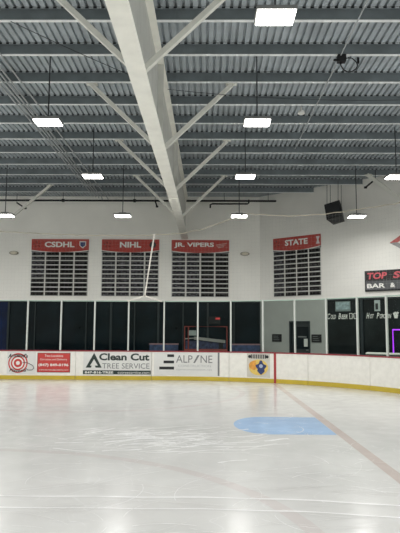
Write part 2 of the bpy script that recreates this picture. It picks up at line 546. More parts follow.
# ------------------------------------------------------------------ roof purlins
PY0, PDY = 11.80, 1.553
order = {-1: 'nearest the camera', 0: 'crossing the photo under its top edge', 1: 'second down from the top edge of the photo', 2: 'third down from the top edge',
         3: 'fourth down from the top edge', 4: 'fifth down from the top edge', 5: 'sixth down from the top edge',
         6: 'fifth out from the back wall', 7: 'fourth out from the back wall', 8: 'third out from the back wall',
         9: 'second out from the back wall', 10: 'next to the back wall'}
def wall_x_at(y):
    return BX + (WY - y) / -DY * DX if y < WY else BX
for k in range(-1, 11):
    y = PY0 + PDY * k
    x0, x1 = -17.4, min(12.0, wall_x_at(y + 0.1) - 0.03)
    t = thing('roof_purlin', (-1.2, y, ZP), 'grey steel roof purlin under the deck, ' + order[k], 'roof purlin', 'roof purlins across the hall')
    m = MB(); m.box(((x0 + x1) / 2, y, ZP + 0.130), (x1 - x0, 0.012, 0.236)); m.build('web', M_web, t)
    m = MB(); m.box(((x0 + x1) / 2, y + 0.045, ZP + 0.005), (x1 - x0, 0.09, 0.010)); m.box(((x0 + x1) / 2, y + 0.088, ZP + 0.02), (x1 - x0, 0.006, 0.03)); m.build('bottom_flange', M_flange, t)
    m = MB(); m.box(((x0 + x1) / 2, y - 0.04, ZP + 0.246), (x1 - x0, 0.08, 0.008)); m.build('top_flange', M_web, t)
    m = MB(); m.box(((x0 + x1) / 2, y - 0.085, ZP + 0.240), (x1 - x0, 0.010, 0.034)); o = m.build('deck_shade_strip', M_shadestrip, t)

# ------------------------------------------------------------------ main roof beam
BXN, BXF = -1.33, -1.08       # beam axis near / far
def bxa(y): return BXN + (BXF - BXN) * (y - 4) / 25.0
ZB = 6.54
t = thing('roof_beam', (bxa(16), 16, ZB), 'long cream steel roof beam running from above the camera to the back wall', 'roof beam')
def beam_strip(w, z0, z1, off=0.0, y0=-2.0, y1=WY - 0.02):
    m = MB()
    m.bar((bxa(y0) + off, y0, (z0 + z1) / 2), (bxa(y1) + off, y1, (z0 + z1) / 2), w, z1 - z0)
    return m
beam_strip(0.34, ZB, ZB + 0.03).build('bottom_flange', M_beam, t)
beam_strip(0.03, ZB + 0.03, ZP - 0.03).build('web', M_beamshade, t)
beam_strip(0.34, ZP - 0.03, ZP).build('top_flange', M_beam, t)
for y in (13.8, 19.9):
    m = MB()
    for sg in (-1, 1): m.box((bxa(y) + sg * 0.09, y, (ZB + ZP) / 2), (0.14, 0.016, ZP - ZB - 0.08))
    m.build('stiffener', M_beamshade, t)
m = MB(); m.box((bxa(20.4), 20.4, ZB - 0.012), (0.36, 0.55, 0.024))
for sx in (-0.11, 0.11):
    for sy in (-0.18, 0, 0.18): m.box((bxa(20.4) + sx, 20.4 + sy, ZB - 0.036), (0.05, 0.05, 0.025))
m.build('splice_plate', M_beam, t)

BR = 1.9
sets = [(-1, 'first pair from the camera'), (2, 'second pair from the camera'), (5, 'third pair from the camera'), (8, 'pair next to the back wall')]
for k, words in sets:
    y = PY0 + PDY * k + 0.12
    for sg, side in ((-1, 'left'), (1, 'right')):
        xa = bxa(y) + sg * 0.05
        t = thing('beam_brace', (xa, y, ZB + 0.15), 'cream steel brace on the %s of the roof beam, %s' % (side, words), 'brace', 'braces of the roof beam')
        m = MB(); m.bar((xa, y, ZB + 0.14), (bxa(y) + sg * BR, y, ZP - 0.03), 0.10, 0.13, up=(0, 1, 0)); m.build('strut', M_brace, t)
        m = MB(); m.box((bxa(y) + sg * (BR - 0.02), y, ZP - 0.02), (0.3, 0.14, 0.02)); m.build('end_plate', M_brace, t)
# neighbour frames: only one brace of each comes into view
t = thing('beam_brace', (-8.75, 26.0, 6.9), 'slanting cream brace at the left edge, behind the pipe and a lamp', 'brace', 'braces of the roof beam')
m = MB(); m.bar((-8.95, 26.0, 6.95), (-7.15, 26.0, ZP - 0.02), 0.10, 0.13, up=(0, 1, 0)); m.build('strut', M_brace, t)
m = MB(); m.box((-7.17, 26.0, ZP - 0.02), (0.3, 0.14, 0.02)); m.build('end_plate', M_brace, t)
t = thing('beam_brace', (8.4, 22.6, 6.9), 'slanting cream brace at the right edge, right of the loudspeaker', 'brace', 'braces of the roof beam')
m = MB(); m.bar((6.85, 24.1, ZP - 0.02), (7.98, 22.9, 7.02), 0.15, 0.15, up=(0.7, 0.7, 0)); m.build('strut', M_brace, t)
m = MB(); m.box((6.87, 24.1, ZP - 0.02), (0.3, 0.2, 0.02), rz=WA); m.build('end_plate', M_brace, t)

# ------------------------------------------------------------------ ceiling lamps
lamps = [(1.13, 9.10, 7.03, 'big bright square lamp nearest the camera, at the top of the photo'),
         (-3.97, 13.99, 7.03, 'bright square hanging lamp over the left side, second row'),
         (1.26, 13.99, 7.03, 'bright square hanging lamp right of the roof beam, second row'),
         (-3.84, 19.09, 7.03, 'bright square hanging lamp left of the beam near the grey conduits, third row'),
         (1.31, 19.09, 7.03, 'bright square hanging lamp right of the beam, third row'),
         (6.38, 19.09, 7.03, 'bright square lamp cut off by the right edge of the photo, third row'),
         (-8.27, 23.4, 6.54, 'bright square lamp on a long rod at the left edge, near the back wall'),
         (-3.43, 23.4, 6.54, 'bright square lamp on a long rod above the NIHL board'),
         (1.35, 23.4, 6.54, 'bright square lamp on a long rod between JR. VIPERS and STATE boards'),
         (6.15, 23.4, 6.54, 'bright square lamp on a long rod right of the black loudspeaker')]
LS, LD_ = 0.62, 0.46
for x, y, z, lab in lamps:
    t = thing('hanging_lamp', (x, y, z), lab, 'lamp', 'square ceiling lamps over the ice')
    m = MB(); m.box((x, y, z + 0.05), (LS + 0.05, LD_ + 0.05, 0.07)); m.box((x, y, z + 0.11), (0.3, 0.2, 0.06)); m.build('housing', M_housing, t, bevel=0.01)
    m = MB(); m.box((x, y, z + 0.003), (LS, LD_, 0.024)); m.build('lens', M_led, t)
    m = MB(); m.tube([(x, y, z + 0.13), (x, y, ZD - 0.002)], 0.017, 6); m.build('rod', M_conduitd, t)
# the light each lamp throws down, then the lamps of the same grid that hang outside the picture
for x, y, z in [(a, b, c - 0.02) for a, b, c, _ in lamps] + [(a, b, 7.0) for a, b in ((-8.9, 14.1), (-8.9, 19.0), (6.35, 14.1), (-3.85, 9.3), (-8.9, 9.3), (6.35, 9.3), (1.2, 4.4), (-3.85, 4.4), (6.35, 4.4), (-8.9, 4.4), (1.2, -0.5), (-3.85, -0.5), (6.35, -0.5), (-13.9, 14.1), (-13.9, 19), (-13.9, 9.3), (-13.6, 24.3))]:
    ld = bpy.data.lights.new('lamp_light', 'AREA'); ld.shape = 'RECTANGLE'; ld.size = LS; ld.size_y = LD_
    ld.energy = LED * PI * LS * LD_ * 1.0; ld.color = (1.0, 0.985, 0.965)
    lo = bpy.data.objects.new('lamp_light', ld); lo.location = (x, y, z); ld.spread = math.radians(170); col.objects.link(lo)

# ------------------------------------------------------------------ conduits, pipes, small fittings under the roof
for i, (x, words) in enumerate(((-4.98, 'rightmost, set apart from the rest'), (-5.24, 'second from the right of the bundle'), (-5.36, 'third from the right of the bundle'), (-5.47, 'fourth from the right of the bundle'), (-5.60, 'leftmost of the bundle'))):
    m = MB(); m.tube([(x, 8.0, ZP - 0.03), (x, 16, ZP - 0.03), (x + 0.02, 28.6 - 0.25 * i, ZP - 0.03), (x + 0.02, 28.75 - 0.25 * i, ZP - 0.10)], 0.022, 6)
    tag(m.build('ceiling_conduit', M_conduit), 'thin grey conduit left of the roof beam, ' + words, 'conduit', 'conduits left of the beam')
m = MB(); m.tube([(3.22, 8.0, ZP - 0.03), (3.22, 20.5, ZP - 0.03)], 0.016, 6)
tag(m.build('ceiling_conduit', M_conduit), 'single thin grey conduit right of the beam, passing the black junction box', 'conduit')
t = thing('ceiling_junction_box', (3.27, 13.40, ZP - 0.3), 'black junction box with a loop of cable hanging on the single right conduit', 'junction box')
m = MB(); m.box((3.25, 13.40, ZP - 0.09), (0.2, 0.16, 0.18)); m.box((3.13, 13.40, ZP - 0.12), (0.14, 0.05, 0.05)); m.build('box', M_black, t, bevel=0.01)
m = MB(); m.tube([(3.43 + 0.2 * math.cos(a), 13.4 + 0.02 * math.sin(3 * a), ZP - 0.24 + 0.17 * math.sin(a)) for a in [2 * PI * k / 24 for k in range(24)]], 0.014, 6, closed=True)
m.box((3.65, 13.4, ZP - 0.13), (0.05, 0.05, 0.14)); m.build('cable_loop', M_black, t)
m = MB(); m.prism(circle(0.10, 14), 0.07, lambda u, v, n: Vector((2.87 + u, 17.0 + v, ZP - 0.075 + n))); m.prism(circle(0.03, 8), 0.15, lambda u, v, n: Vector((2.87 + u, 17.0 + v, ZP - 0.01 + n)))
tag(m.build('ceiling_sensor', M_white), 'small white round sensor under a purlin right of the beam', 'sensor')
def sag(a, b, d, n=16):
    a, b = Vector(a), Vector(b)
    return [a.lerp(b, i / n) - Vector((0, 0, d * 4 * (i / n) * (1 - i / n))) for i in range(n + 1)]
m = MB(); m.tube(sag((-1.05, 14.9, 8.3), (5.5, 15.1, 8.1), 0.12), 0.007, 5)
tag(m.build('slack_wire', M_conduitd), 'thin slack wire running right from the roof beam', 'wire')
m = MB(); m.tube(sag((-4.25, 11.84, ZP - 0.004), (bxa(13.4) - 0.02, 13.4, 7.75), 0.03), 0.008, 5)
tag(m.build('slack_wire', M_conduitd), 'thin slack wire at the upper left, below the top purlin', 'wire')
# sprinkler pipes in front of the back wall
m = MB(); m.tube([(-13.0, 28.55, 8.36), (-1.45, 28.55, 8.36)], 0.05, 8)
for x in (-10.6, -7.2, -3.6): m.box((x, 28.55, 8.36), (0.12, 0.14, 0.14)); m.tube([(x, 28.55, 8.4), (x, 28.55, ZD)], 0.012, 6)
tag(m.build('sprinkler_pipe', M_blackm), 'long black pipe along the top of the back wall, left of the beam', 'pipe')
m = MB(); m.tube([(-1.0, 28.55, 8.36), (3.5, 28.55, 8.36)], 0.05, 8); m.tube([(0.2, 28.45, 7.98), (0.2, 28.45, 8.14), (0.3, 28.45, 8.19), (2.05, 28.45, 8.19), (2.12, 28.45, 8.24), (2.12, 28.45, 8.4)], 0.04, 8)
for x in (0.9, 3.1): m.tube([(x, 28.55, 8.4), (x, 28.55, ZD)], 0.012, 6)
tag(m.build('sprinkler_pipe', M_blackm), 'black stepped pipe high on the back wall, right of the beam', 'pipe')
for (a, b, lab) in (((-9.65, 28.9, 8.32), (-9.2, 28.9, 8.03), 'short black slanting strut at the far left under the pipe'),
                    ((-2.55, 28.35, 8.30), (-2.45, 28.35, 8.02), 'short black hook under the pipe just left of the beam'),
                    ((6.85, 24.5, 8.05), (7.2, 24.2, 8.34), 'short black slanting strut beside the brace at the right edge')):
    m = MB(); m.bar(a, b, 0.07, 0.07, up=(0, 1, 0)); m.box(b if b[2] < a[2] else a, (0.12, 0.08, 0.08)); m.tube([a, (a[0], a[1], ZD)] if a[2] > b[2] else [b, (b[0], b[1], ZD)], 0.012, 6)
    tag(m.build('pipe_strut', M_black), lab, 'strut')

# loudspeaker
sx, sy, sz = 5.82, 25.78, 7.20
t = thing('loudspeaker', (sx, sy, sz), 'black loudspeaker hanging on four thin cables under the roof at the right', 'loudspeaker')
Rm = Euler((math.radians(-14), math.radians(-12), math.radians(-28))).to_matrix()
m = MB()
o2 = [(-0.36, -0.34), (0.36, -0.34), (0.26, 0.34), (-0.26, 0.34)]      # trapezoid cabinet
m.prism(o2, 0.78, lambda u, v, n: Vector((sx, sy, sz)) + Rm @ Vector((u, v, n - 0.39)))
m.build('cabinet', M_black, t, bevel=0.015)
m = MB()
m.prism([(-0.33, -0.36), (0.33, -0.36), (0.33, 0.36), (-0.33, 0.36)], 0.02, lambda u, v, n: Vector((sx, sy, sz)) + Rm @ Vector((u, -0.342 - n, v)))
m.build('grille', mat('speaker_grille', (44, 46, 48), 0.7, var=0.3, scale=60), t)
for u in (-0.26, 0.26):
    for v in (-0.22, 0.24):
        p = Vector((sx, sy, sz)) + Rm @ Vector((u, v, 0.38))
        m = MB(); m.tube([p, (p.x + 0.02, p.y, ZP + 0.1)], 0.011, 6); m.build('cable', M_conduitd, t)

# small oval wall lights
for x, z, lab in ((-9.85, 5.80, 'small oval beige wall light left of the CSDHL board'), (1.98, 5.80, 'small oval beige wall light right of the JR. VIPERS board')):
    t = thing('wall_light', (x, WY, z), lab, 'wall light')
    f = frame((x, WY, z), 0)
    m = MB(); m.prism(circle(0.10, 20, sx=2.4), 0.05, f); m.build('housing', mat('wall_light_housing', (150, 144, 128), 0.5), t)
    m = MB(); m.prism(circle(0.07, 20, sx=2.5), 0.10, f); m.build('lens', mat('wall_light_lens', (214, 206, 186), 0.3), t)

# ------------------------------------------------------------------ award boards on the wall
def award_board(F, u, z0, name_words, label, grey, logos, width=2.94, lw=0.52, lx=0.0):
    """header with lettering above four columns of ten plates"""
    org = F(u, z0, 0.003)
    rz = 0.0 if F is F_back else WA
    t = thing('award_board', org, label, 'award board', 'award boards on the wall', rz=rz)
    f = frame(org, rz)
    w = width
    H = 2.92
    hh = 0.56
    m = MB(); m.prism([(-w / 2, 0), (w / 2, 0), (w / 2, H), (-w / 2, H)], 0.02, f); m.build('backing', M_panelgrey, t)
    m = MB()
    for q in (0.35, H - 0.35): m.prism([(-w / 2 + 0.1, q - 0.05), (w / 2 - 0.1, q - 0.05), (w / 2 - 0.1, q + 0.05), (-w / 2 + 0.1, q + 0.05)], 0.0028, lambda u_, v_, n_: f(u_, v_, -n_))
    m.build('added_back_strip', M_brace, t)  # unseen strips added between board and wall as made-up support
    # dark strip that shows at both ends below the header
    m = MB(); m.prism([(-w / 2, H - hh - 0.09), (w / 2, H - hh - 0.09), (w / 2, H - hh + 0.05), (-w / 2, H - hh + 0.05)], 0.03, f); m.build('lower_strip', M_ink, t)
    arcp = lambda dz, k=18: [(-w / 2 + w * i / k, H - hh + dz - 0.11 * (1 - (2 * i / k - 1) ** 2)) for i in range(k + 1)]
    m = MB()
    a, b = arcp(0.0), arcp(-0.035)
    for i in range(18):
        m.add([f(*a[i], 0.045), f(*a[i + 1], 0.045), f(*b[i + 1], 0.045), f(*b[i], 0.045)], [(0, 1, 2, 3)])
    m.build('header_trim', M_white, t)
    m = MB(); m.prism(a + [(w / 2, H), (-w / 2, H)], 0.04, f)
    hd = m.build('header', M_red, t)
    lettering(name_words, lx - w * lw / 2, lx + w * lw / 2, H - 0.42, H - 0.13, 0.046, f, M_white, hd, bold=0.035)
    for lu, kind in logos:
        m = MB()
        if kind == 'shield':
            sh = lambda s: [(lu + s * x, H - 0.28 + s * y) for x, y in ((-0.17, 0.17), (0.17, 0.17), (0.17, -0.05), (0.0, -0.19), (-0.17, -0.05))]
            m.prism(sh(1.0), 0.004, lambda p, q, n: f(p, q, 0.042 + n)); g = m.build('shield', M_white, hd)
            m = MB(); m.prism(sh(0.74), 0.004, lambda p, q, n: f(p, q, 0.047 + n)); m.build('shield_field', M_navy, g)
        elif kind == 'roundel':
            m.prism(circle(0.17, 18, lu, H - 0.28), 0.004, lambda p, q, n: f(p, q, 0.042 + n)); g = m.build('roundel', M_ink, hd)
            m = MB(); m.prism(circle(0.05, 10, lu, H - 0.29), 0.004, lambda p, q, n: f(p, q, 0.047 + n)); m.build('roundel_centre', M_yellow, g)
        elif kind == 'swirl':
            for q in range(5):
                a0 = q * 1.25
                m.prism([(lu + 0.2 * math.cos(a0) * 0.3, H - 0.28 + 0.1 * math.sin(a0) * 0.3), (lu + 0.2 * math.cos(a0 + 0.35), H - 0.28 + 0.17 * math.sin(a0 + 0.35)), (lu + 0.2 * math.cos(a0 + 0.7), H - 0.28 + 0.15 * math.sin(a0 + 0.7))], 0.004, lambda p, q2, n: f(p, q2, 0.042 + n))
            m.build('emblem', mat('emblem_maroon', (92, 44, 40), 0.6, var=0.3, scale=12), hd)
        elif kind == 'script':
            for q in range(3):
                m.prism([(lu - 0.3 + 0.05 * q, H - 0.24 - 0.07 * q), (lu + 0.26 - 0.07 * q, H - 0.15 - 0.08 * q), (lu + 0.28 - 0.07 * q, H - 0.19 - 0.08 * q), (lu - 0.28 + 0.05 * q, H - 0.28 - 0.07 * q)], 0.004, lambda p, q2, n: f(p, q2, 0.042 + n))
            m.build('emblem', mat('emblem_pale', (196, 150, 142), 0.6, var=0.3, scale=12), hd)
        elif kind == 'banner':
            m.prism([(lu - 0.10, H - 0.10), (lu + 0.10, H - 0.10), (lu + 0.04, H - 0.28), (lu + 0.10, H - 0.46), (lu - 0.10, H - 0.46), (lu - 0.04, H - 0.28)], 0.004, lambda p, q, n: f(p, q, 0.042 + n)); m.build('emblem', mat('emblem_white', (214, 206, 206), 0.6, var=0.2, scale=12), hd)
    # plates
    cw = w / 4.0
    pw, ph = cw - 0.085, 0.172
    protos = {}
    for r in range(10):
        for c in range(4):
            g = grey(r, c)
            lx_ = -w / 2 + cw * (c + 0.5)
            lz = 0.03 + ph / 2 + 0.227 * (9 - r)
            if g not in protos:
                m = MB(); m.box(org, (pw, 0.03, ph), rz=rz)
                o = m.build('name_plate', M_plate_g if g else M_plate_d, t)
                protos[g] = o
            else:
                o = protos[g].copy(); col.objects.link(o); o.parent = t
            o.location = (lx_, -0.035, lz)
award_board(F_back, -7.48, 3.60, 'CSDHL', 'award board with a red CSDHL header on the back wall', lambda r, c: c == 0 and r < 6, [(-1.18, 'swirl'), (1.16, 'shield')], lx=-0.03)
award_board(F_back, -3.87, 3.60, 'NIHL', 'award board with a red NIHL header behind the hanging white strap', lambda r, c: True, [(-1.18, 'swirl'), (1.14, 'roundel')], lw=0.37)
award_board(F_back, -0.295, 3.58, 'JR. VIPERS', 'award board with a red JR. VIPERS header right of the roof beam', lambda r, c: c < 2, [(1.08, 'script')], lw=0.69, lx=-0.32)
award_board(F_right, 2.14, 3.565, 'STATE', 'award board with a red STATE header on the angled right wall', lambda r, c: c == 0, [(-1.1, 'swirl'), (1.18, 'banner')], width=2.64, lw=0.48, lx=0.0)

# ------------------------------------------------------------------ bar sign and emblem on the right wall
S0, SW = 5.62, 3.4
SZ0, SZ1 = 3.65, 4.56
org = F_right(S0, SZ0, 0)
t = thing('bar_sign', org, 'black TOP S BAR & sign with red and white letters on the right wall', 'sign', rz=WA)
f = frame(org, WA)
SH = SZ1 - SZ0
m = MB(); m.prism([(0, 0), (SW, 0), (SW, SH), (0, SH)], 0.09, f); m.build('cabinet', M_blackm, t, bevel=0.015)
m = MB(); m.prism([(0.06, SH * 0.5), (SW - 0.06, SH * 0.5), (SW - 0.06, SH - 0.06), (0.06, SH - 0.06)], 0.008, lambda u, v, n: f(u, v, n + 0.092)); m.build('upper_panel', mat('sign_black', (40, 36, 36), 0.4), t)
m = MB(); m.prism([(0.06, 0.06), (SW - 0.06, 0.06), (SW - 0.06, SH * 0.5 - 0.01), (0.06, SH * 0.5 - 0.01)], 0.008, lambda u, v, n: f(u, v, n + 0.092)); m.build('lower_panel', mat('sign_grey', (88, 90, 92), 0.4), t)
M_signred = mat('sign_red', (206, 92, 100), 0.4, var=0.05)
lettering('TOP', 0.13, 1.03, SH * 0.58, SH * 0.90, 0.104, f, M_signred, t, bold=0.035, shear=0.15, name='upper_lettering')
lettering('S', 1.29, 1.62, SH * 0.58, SH * 0.90, 0.104, f, M_signred, t, bold=0.035, shear=0.15, name='upper_lettering')
lettering('BAR', 0.11, 0.94, SH * 0.15, SH * 0.37, 0.104, f, M_white, t, bold=0.035, name='lower_lettering')
lettering('&', 1.16, 1.38, SH * 0.15, SH * 0.37, 0.104, f, M_white, t, bold=0.035, name='lower_lettering')
org = F_right(8.33, 5.73, 0)
t = thing('wall_emblem', org, 'large diamond outline, red above and grey below, at the right edge of the wall', 'emblem', rz=WA)
f = frame(org, WA)
hw, hh2 = 1.55, 0.92
k = 0.78
m = MB(); m.prism([(-hw, 0), (0, hh2), (hw, 0), (hw * k, 0), (0, hh2 * k), (-hw * k, 0)], 0.04, f); m.build('upper_chevron', mat('emblem_red', (190, 88, 84), 0.5), t)
m = MB(); m.prism([(-hw, 0), (-hw * k, 0), (0, -hh2 * k), (hw * k, 0), (hw, 0), (0, -hh2)], 0.04, f); m.build('lower_chevron', mat('emblem_grey', (150, 148, 146), 0.5), t)

# ------------------------------------------------------------------ things in the walkway behind the glass
# signs beside the doorway
for u, w, v0, v1, lab in ((0.975, 0.53, 1.37, 1.74, 'small black notice board on the grey wall left of the doorway'), (3.145, 0.51, 1.37, 1.74, 'small black notice board on the grey wall right of the doorway')):
    org = F_right(u, v0, 0.006)
    t = thing('notice_board', org, lab, 'notice board', rz=WA)
    f = frame(org, WA)
    h = v1 - v0
    m = MB(); m.prism([(-w / 2, 0), (w / 2, 0), (w / 2, h), (-w / 2, h)], 0.03, f); m.build('board', M_black, t)
    m = MB()
    for q in range(3): m.prism([(-w * 0.36, h * (0.22 + 0.24 * q)), (w * (0.3 - 0.08 * q), h * (0.22 + 0.24 * q)), (w * (0.3 - 0.08 * q), h * (0.29 + 0.24 * q)), (-w * 0.36, h * (0.29 + 0.24 * q))], 0.003, lambda a, b, n: f(a, b, n + 0.031))
    m.build('print_lines', M_greyink, t)
m = MB(); wbox(m, F_right, 2.42, 2.62, 1.16, 1.53, -0.092, -0.086)
tag(m.build('paper_notice', M_offwhite), 'white paper notice on the dark door', 'notice')
m = MB(); wbox(m, F_right, 2.1, 2.56, 1.59, 1.65, -0.092, -0.086)
tag(m.build('door_lettering', M_greyink), 'narrow strip of pale lettering across the dark door', 'lettering')

# bar window lettering, icons and posters
m = lambda: MB()
def on_window(F, u, v): return frame(F(u, v, 0), WA)
t = thing('window_lettering', F_right(3.95, 2.45, -0.03), 'white slanted COLD BEER lettering with two mugs on the bar window', 'lettering', rz=WA)
f = frame(F_right(0, 0, -0.035), WA)
lettering('C', 3.70, 3.85, 2.45, 2.71, 0, f, M_white, t, bold=0.02, shear=0.3)
lettering('OLD', 3.87, 4.13, 2.45, 2.65, 0, f, M_white, t, bold=0.02, shear=0.3)
lettering('B', 4.25, 4.38, 2.45, 2.71, 0, f, M_white, t, bold=0.02, shear=0.3)
lettering('EER', 4.40, 4.70, 2.45, 2.65, 0, f, M_white, t, bold=0.02, shear=0.3)
for c in (4.87, 5.08):
    b = MB(); b.ring([(c - 0.07, 2.45), (c + 0.07, 2.45), (c + 0.08, 2.71), (c - 0.08, 2.71)], [(c - 0.045, 2.475), (c + 0.045, 2.475), (c + 0.055, 2.685), (c - 0.055, 2.685)], 0.004, f)
    b.tube([f(c + 0.08, 2.66, 0.002), f(c + 0.13, 2.65, 0.002), f(c + 0.13, 2.53, 0.002), f(c + 0.07, 2.52, 0.002)], 0.011, 6)
    b.build('mug_icon', M_white, t)
t = thing('window_lettering', F_right(6.4, 2.45, -0.03), 'white slanted HOT POPCORN lettering with a popcorn tub on the bar window', 'lettering', rz=WA)
lettering('H', 5.60, 5.75, 2.46, 2.71, 0, f, M_white, t, bold=0.02, shear=0.3)
lettering('OT', 5.77, 5.95, 2.46, 2.65, 0, f, M_white, t, bold=0.02, shear=0.3)
lettering('P', 6.07, 6.20, 2.46, 2.71, 0, f, M_white, t, bold=0.02, shear=0.3)
lettering('OPCORN', 6.22, 6.73, 2.46, 2.65, 0, f, M_white, t, bold=0.02, shear=0.3)
b = MB(); b.prism([(6.87, 2.46), (7.00, 2.46), (7.04, 2.62), (6.83, 2.62)], 0.004, f)
for q in range(4): b.prism(circle(0.05, 10, 6.86 + 0.05 * q, 2.66 + 0.03 * (q % 2)), 0.004, f)
b.build('popcorn_icon', M_white, t)
f2 = frame(F_right(0, 0, -0.035), WA)
t = thing('framed_poster', F_right(4.5, 2.9, -0.03), 'pale blue-grey framed poster above the COLD BEER lettering', 'poster', rz=WA)
b = MB(); b.prism([(4.12, 2.80), (4.86, 2.80), (4.86, 3.25), (4.12, 3.25)], 0.02, f2); b.build('poster_frame', mat('poster_frame', (120, 134, 132), 0.5), t)
b = MB(); b.prism([(4.16, 2.88), (4.82, 2.88), (4.82, 3.21), (4.16, 3.21)], 0.004, lambda u, v, n: f2(u, v, n + 0.021)); b.build('print', mat('poster_print', (150, 170, 172), 0.4, var=0.35, scale=9), t)
t = thing('framed_poster', F_right(6.3, 2.9, -0.03), 'narrow white poster with a dark picture above the HOT POPCORN lettering', 'poster', rz=WA)
b = MB(); b.prism([(5.99, 2.78), (6.25, 2.78), (6.25, 3.26), (5.99, 3.26)], 0.02, f2); b.build('poster_frame', mat('poster_frame_pale', (172, 182, 180), 0.5), t)
b = MB(); b.prism([(6.04, 2.85), (6.16, 2.85), (6.16, 3.12), (6.04, 3.12)], 0.004, lambda u, v, n: f2(u, v, n + 0.021)); b.build('picture', M_ink, t)
# purple neon outline
t = thing('neon_outline', F_right(7.2, 1.2, -0.03), 'purple neon light frame glowing in the bar window at the right edge', 'neon light', rz=WA)
b = MB(); f3 = frame(F_right(0, 0, 0.0), WA)
b.tube([f3(6.80, 0.95, 0.02), f3(6.80, 1.97, 0.02), f3(8.5, 1.97, 0.02), f3(8.5, 1.0, 0.02)], 0.03, 8); b.build('tube', M_neon, t, smooth=True)
b = MB()
for (u, v) in ((6.80, 1.15), (6.80, 1.75), (7.9, 1.97), (8.5, 1.5)): b.box(f3(u, v, -0.01), (0.04, 0.05, 0.04), rz=WA)
b.build('clips', M_black, t)
# white counter behind the glass
t = thing('bar_counter', (6.6, 22.4, 0), 'white topped counter behind the glass at the right edge', 'counter', rz=WA)
f4 = frame((5.95, 22.05, 0), WA)
b = MB(); b.prism([(-0.02, -0.30), (2.6, -0.30), (2.6, 0.45), (0.25, 0.45)], 0.05, lambda u, v, n: f4(u, 1.06 + n, v)); b.build('worktop', M_white, t, bevel=0.008)
b = MB(); b.prism([(0.08, -0.25), (2.5, -0.25), (2.5, 0.36), (0.30, 0.36)], 1.06, lambda u, v, n: f4(u, n, v)); b.build('cabinet', mat('counter_front', (120, 122, 120), 0.6), t)

# blue padded barriers and the red tube frame in the dark walkway
for x0, x1, lab in ((-2.75, -1.35, 'low blue and white barrier behind the glass above the Clean Cut ad'), (1.2, 2.65, 'low blue and white barrier behind the glass right of the red frame')):
    t = thing('low_barrier', ((x0 + x1) / 2, 28.7, 0), lab, 'barrier')
    b = MB(); b.box(((x0 + x1) / 2, 28.7, 0.6), (x1 - x0, 0.12, 1.2)); b.build('panel', mat('barrier_blue', (62, 76, 108), 0.6, var=0.55, scale=5), t)
    b = MB(); b.box(((x0 + x1) / 2, 28.7, 1.23), (x1 - x0 + 0.04, 0.16, 0.06)); b.build('cap', mat('barrier_cap', (150, 120, 124), 0.6), t)
t = thing('red_tube_frame', (0.02, 27.6, 0), 'red metal tube frame with pale cross bar standing behind the dark glass', 'frame')
MR = mat('dull_red_paint', (128, 56, 48), 0.5, var=0.15)
b = MB()
b.tube([(-1.0, 27.6, 0), (-1.0, 27.6, 2.08), (1.0, 27.6, 2.08), (1.0, 27.6, 0)], 0.035, 8)
b.tube([(-0.82, 27.6, 0.0), (-0.82, 27.6, 2.08)], 0.03, 8); b.tube([(-1.0, 27.6, 0.95), (1.0, 27.6, 0.95)], 0.08, 8)
b.build('tube_frame', MR, t)
b = MB(); b.bar((-0.55, 27.58, 1.54), (0.92, 27.58, 1.38), 0.06, 0.14); b.bar((-1.0, 27.6, 1.50), (-0.55, 27.6, 1.54), 0.04, 0.05); b.build('cross_bar', mat('pale_bar', (134, 134, 130), 0.6, var=0.2), t)
b = MB(); b.box((-0.62, 27.6, 1.78), (0.36, 0.05, 0.24)); b.build('small_panel', mat('pale_panel', (140, 150, 146), 0.6), t)
b = MB(); b.box((0.72, 27.6, 1.24), (0.2, 0.06, 0.42)); b.build('dark_box', M_black, t)
b = MB(); b.box((0.0, 27.62, 1.20), (1.9, 0.03, 0.42)); b.build('mesh_panel', mat('dim_blue_panel', (52, 58, 82), 0.7, var=0.6, scale=7), t)
t = thing('lit_sign', (0.62, WY - 0.05, 2.5), 'small dim red lit sign on the dark window above the red frame', 'sign')
b = MB(); b.box((0.42, WY - 0.06, 2.42), (0.62, 0.06, 0.36)); b.build('case', M_black, t)
b = MB(); b.box((0.60, WY - 0.095, 2.50), (0.22, 0.01, 0.09)); b.build('lit_face', emit('dim_red', (200, 60, 60), 0.35), t)

# ------------------------------------------------------------------ dasher boards
seams = [-10.80, -7.89, -4.974, -2.063, 0.909, 3.969, 6.377, 9.40]
blabels = ['white dasher board at the far left, left of the round target ad', 'white dasher board carrying the round target ad and the red phone ad',
           'white dasher board carrying the Clean Cut ad', 'white dasher board carrying the ALPINE ad', 'white dasher board with the orange and blue picture and a red line',
           'plain white scuffed dasher board on the curve, below the doorway', 'plain white dasher board nearest the camera, at the right edge']
for i in range(7):
    a, b_ = seams[i] + 0.006, seams[i + 1] - 0.006
    pc, an = path((a + b_) / 2)
    t = thing('dasher_board', (pc.x, pc.y, 0), blabels[i], 'rink board', 'dasher boards round the ice', rz=an)
    sweep(MB(), a, b_, [(0, 0.0), (0, 1.07), (-0.10, 1.07), (-0.10, 0.0)]).build('board_face', M_board, t)
    sweep(MB(), a, b_, [(0.014, 0.004), (0.014, 0.150), (0.0, 0.155), (0.0, 0.004)]).build('kick_plate', M_kick, t)
    sweep(MB(), a, b_, [(0.02, 1.07), (0.02, 1.095), (0.01, 1.11), (-0.12, 1.11), (-0.12, 1.07)]).build('cap_rail', M_cap, t)
    if i == 4:
        sweep(MB(), 2.65, 2.735, [(0.018, 0.004), (0.018, 1.07), (0.0, 1.07), (0.0, 0.004)]).build('goal_line_stripe', M_redline, t)

